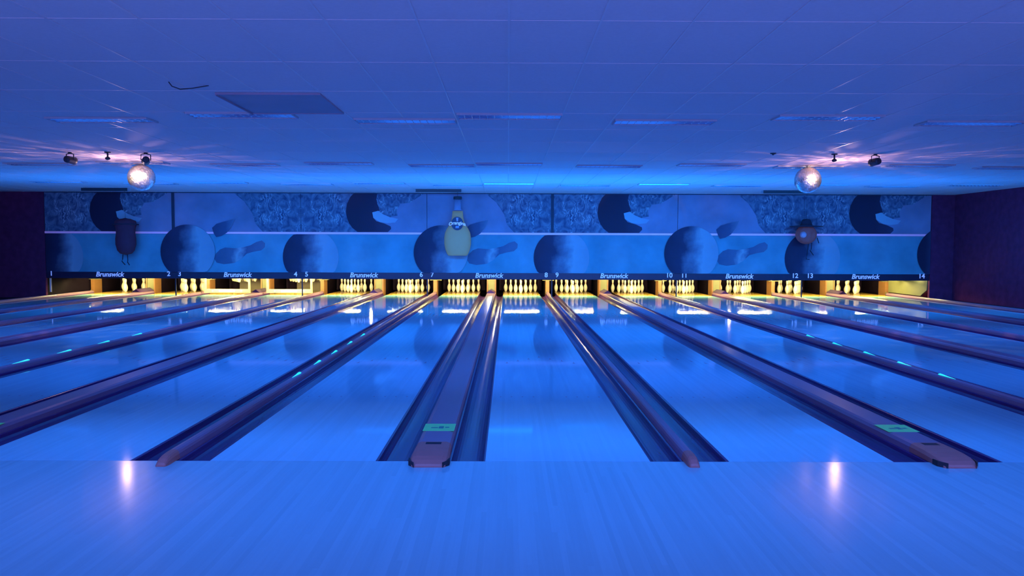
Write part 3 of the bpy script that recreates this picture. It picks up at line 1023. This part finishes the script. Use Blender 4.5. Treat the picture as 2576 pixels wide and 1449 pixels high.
# ------------------------------------------------------------------ mirror balls
def mirror_ball(x, lab):
    t = thing('mirror_ball', lab, 'mirror ball', (x, 13.4, 2.54), 'mirror balls under the ceiling')
    r = .222
    seg, ring = 44, 26
    mb = MB()
    rnd = random.Random(3)
    for i in range(ring):
        t0, t1 = math.pi * i / ring, math.pi * (i + 1) / ring
        nseg = max(6, int(seg * math.sin((t0 + t1) / 2)))
        for j in range(nseg):
            a0, a1 = 2 * math.pi * j / nseg, 2 * math.pi * (j + .96) / nseg
            tt1 = t0 + (t1 - t0) * .96
            jit = [rnd.uniform(-.0028, .0028) for _ in range(4)]
            q = []
            for (th, a), jj in zip(((t0, a0), (tt1, a0), (tt1, a1), (t0, a1)), jit):
                rr = r + jj
                q.append((rr * math.sin(th) * math.cos(a), rr * math.sin(th) * math.sin(a), rr * math.cos(th)))
            mb.add(q, [(0, 1, 2, 3)])
    # tiles
    me = mb
    o = bpy.data.meshes.new('mirror_tiles'); o.from_pydata(me.v, [], me.f); o.materials.append(M_MIRROR)
    ob = bpy.data.objects.new('mirror_tiles', o); COL.objects.link(ob); ob.parent = t
    core = [(max(r - .004, 0) * math.sin(math.pi * i / 20), -(r - .004) * math.cos(math.pi * i / 20)) for i in range(21)]
    MB().lathe(core, seg=36).build('core', M_MOUNT, t)
    MB().lathe([(.03, r - .004), (.03, .235), (.05, .2355), (.05, .2495)], seg=16).build('motor', M_MOUNT, t)
    return t


mirror_ball(-6.31, 'lit mirror ball under the ceiling on the left, above lane four')
mirror_ball(5.17, 'lit mirror ball under the ceiling on the right, above lane eleven')


# spotlights
def spotlight(x, y, target, lab):
    t = thing('spotlight', lab, 'spotlight', (x, y, ZC), 'black spotlights aimed at the mirror balls')
    d = (Vector(target) - Vector((x, y, ZC - .16))).normalized()
    u = d.cross(Vector((0, 0, 1))).normalized()
    c = Vector((0, 0, -.16))
    MB().lathe([(.04, -.001), (.04, -.014), (.01, -.018)], seg=14).build('base', M_DARKM, t)
    pts = [c + u * .092, c + u * .092 + Vector((0, 0, .12)), Vector((0, 0, -.03)) + u * .05, Vector((0, 0, -.02)), Vector((0, 0, -.03)) - u * .05, c - u * .092 + Vector((0, 0, .12)), c - u * .092]
    MB().tube([tuple(p) for p in pts], .011, 6).build('yoke', M_DARKM, t)
    ax = [c - d * .115, c - d * .11, c - d * .06, c + d * .08, c + d * .12]
    MB().tube([tuple(p) for p in ax], [.04, .066, .075, .078, .085], 16).build('body', M_DARKM, t)
    MB().tube([tuple(c + d * .1205), tuple(c + d * .124)], .03, 14).build('lens', M_LENS, t)
    sp = bpy.data.lights.new('spot_beam', 'SPOT')
    sp.energy = 760; sp.color = (1, .80, .66); sp.spot_size = R(15.5); sp.spot_blend = .3; sp.shadow_soft_size = .03
    so = bpy.data.objects.new('spot_beam', sp); COL.objects.link(so)
    so.parent = t
    so.location = c + d * .135
    so.rotation_euler = d.to_track_quat('-Z', 'Y').to_euler()
    t.scale = (.72, .72, .72)
    return t


spotlight(-6.69, 11.91, (-6.31, 13.4, 2.50), 'black spotlight hanging left of the left mirror ball, the far left one')
spotlight(-5.54, 11.92, (-6.31, 13.4, 2.50), 'black spotlight hanging just above the left mirror ball')
spotlight(5.55, 11.75, (5.17, 13.4, 2.52), 'black spotlight hanging right of the right mirror ball')

# ------------------------------------------------------------------ lights
def area(name, loc, aim, sx, sy, watts, color, spread=180):
    l = bpy.data.lights.new(name, 'AREA')
    l.shape = 'RECTANGLE'; l.size = sx; l.size_y = sy; l.energy = watts; l.color = color
    l.spread = R(spread)
    o = bpy.data.objects.new(name, l); COL.objects.link(o)
    o.location = loc
    o.rotation_euler = Vector(aim).to_track_quat('-Z', 'Y').to_euler()
    return o


BLUE = (0.03, 0.20, 1.0)
CYAN = (0.006, 0.26, 1.0)
VIOLET = (0.22, 0.25, 1.0)
# unseen lamps for the black light, most high and thrown towards the pins
area('unseen_blue_light', (0.4, -1.5, 2.6), (0, .55, -.83), 9, .3, 52, BLUE, 120)
area('unseen_blue_light', (0.6, 3.2, 2.62), (0, .6, -.8), 9, .15, 98, BLUE, 110)
area('unseen_blue_light', (-.3, 7.2, 2.66), (0, .6, -.8), 19, .12, 225, BLUE, 110)
area('unseen_blue_light', (0.3, 11.0, 2.66), (0, .62, -.78), 19, .12, 235, BLUE, 110)
area('unseen_blue_light', (1.0, 15.2, 2.66), (0, .7, -.7), 22, .12, 500, CYAN, 120)
area('unseen_blue_light', (1.6, 16.6, .7), (0, .2, .98), 6, .3, 70, CYAN)  # added uplight in mid air, brightens the far ceiling and masking
area('unseen_blue_light', (-.6, 16.2, .6), (0, .2, .98), 22, .3, 330, (0.012, 0.19, 1.0))  # added wide uplight above the lanes for the far ceiling and its sides
# added violet fill low behind the camera, brightens the near ceiling
area('added_violet_fill', (0, -3.5, 1.0), (0, .55, .83), 16, .6, 880, VIOLET)


def glitter(loc, watts, seed):
    """light thrown around by a mirror ball: broken up into soft spots"""
    l = bpy.data.lights.new('mirror_ball_glow', 'POINT')
    l.energy = watts; l.color = (1.0, .62, .62); l.shadow_soft_size = .05
    l.use_nodes = True
    nt = l.node_tree
    em = nt.nodes['Emission']
    tc = nt.nodes.new('ShaderNodeTexCoord')
    vo = nt.nodes.new('ShaderNodeTexVoronoi'); vo.inputs['Scale'].default_value = 7
    mp = nt.nodes.new('ShaderNodeMapping'); mp.inputs['Location'].default_value = (seed, seed * .37, 0)
    nt.links.new(tc.outputs['Normal'], mp.inputs['Vector'])
    nt.links.new(mp.outputs[0], vo.inputs['Vector'])
    mr = nt.nodes.new('ShaderNodeMapRange')
    mr.inputs['From Min'].default_value = .45; mr.inputs['From Max'].default_value = .15
    mr.inputs['To Min'].default_value = .25; mr.inputs['To Max'].default_value = 2.2
    nt.links.new(vo.outputs['Distance'], mr.inputs['Value'])
    nt.links.new(mr.outputs['Result'], em.inputs['Strength'])
    o = bpy.data.objects.new('mirror_ball_glow', l); COL.objects.link(o)
    o.location = loc
    return o


glitter((-6.25, 12.55, 2.34), 34, 1.3)
glitter((5.4, 12.55, 2.34), 34, 4.1)

# ------------------------------------------------------------------ world and camera
w = bpy.data.worlds.new('World'); scene.world = w
w.use_nodes = True
w.node_tree.nodes['Background'].inputs[0].default_value = (.002, .004, .02, 1)
w.node_tree.nodes['Background'].inputs[1].default_value = 1

cam = bpy.data.cameras.new('camera')
cam.sensor_fit = 'HORIZONTAL'; cam.sensor_width = 36
cam.lens = 36 * 1943.9 / 2576
cam.clip_start = .05; cam.clip_end = 100
co = bpy.data.objects.new('camera', cam); COL.objects.link(co)
yaw, pit, rol = .005067, .05255, .0033
F = Vector((math.sin(yaw) * math.cos(pit), math.cos(yaw) * math.cos(pit), -math.sin(pit)))
R0 = Vector((math.cos(yaw), -math.sin(yaw), 0))
U0 = R0.cross(F)
c_, s_ = math.cos(rol), math.sin(rol)
Rv = c_ * R0 + s_ * U0
Uv = c_ * U0 - s_ * R0
mw = Matrix(((Rv.x, Uv.x, -F.x, 0), (Rv.y, Uv.y, -F.y, 0), (Rv.z, Uv.z, -F.z, CAMH), (0, 0, 0, 1)))
co.matrix_world = mw
scene.camera = co

vs = scene.view_settings
vs.view_transform = 'Standard'; vs.look = 'None'; vs.gamma = 1; vs.use_curve_mapping = False
vs.exposure = 0.0
scene.cycles.max_bounces = 5
scene.cycles.use_adaptive_sampling = True
scene.cycles.adaptive_threshold = 0.05
scene.cycles.adaptive_min_samples = 16
scene.cycles.diffuse_bounces = 3
scene.cycles.glossy_bounces = 3
scene.cycles.caustics_reflective = True
scene.cycles.sample_clamp_indirect = 3.0
scene.cycles.use_denoising = True
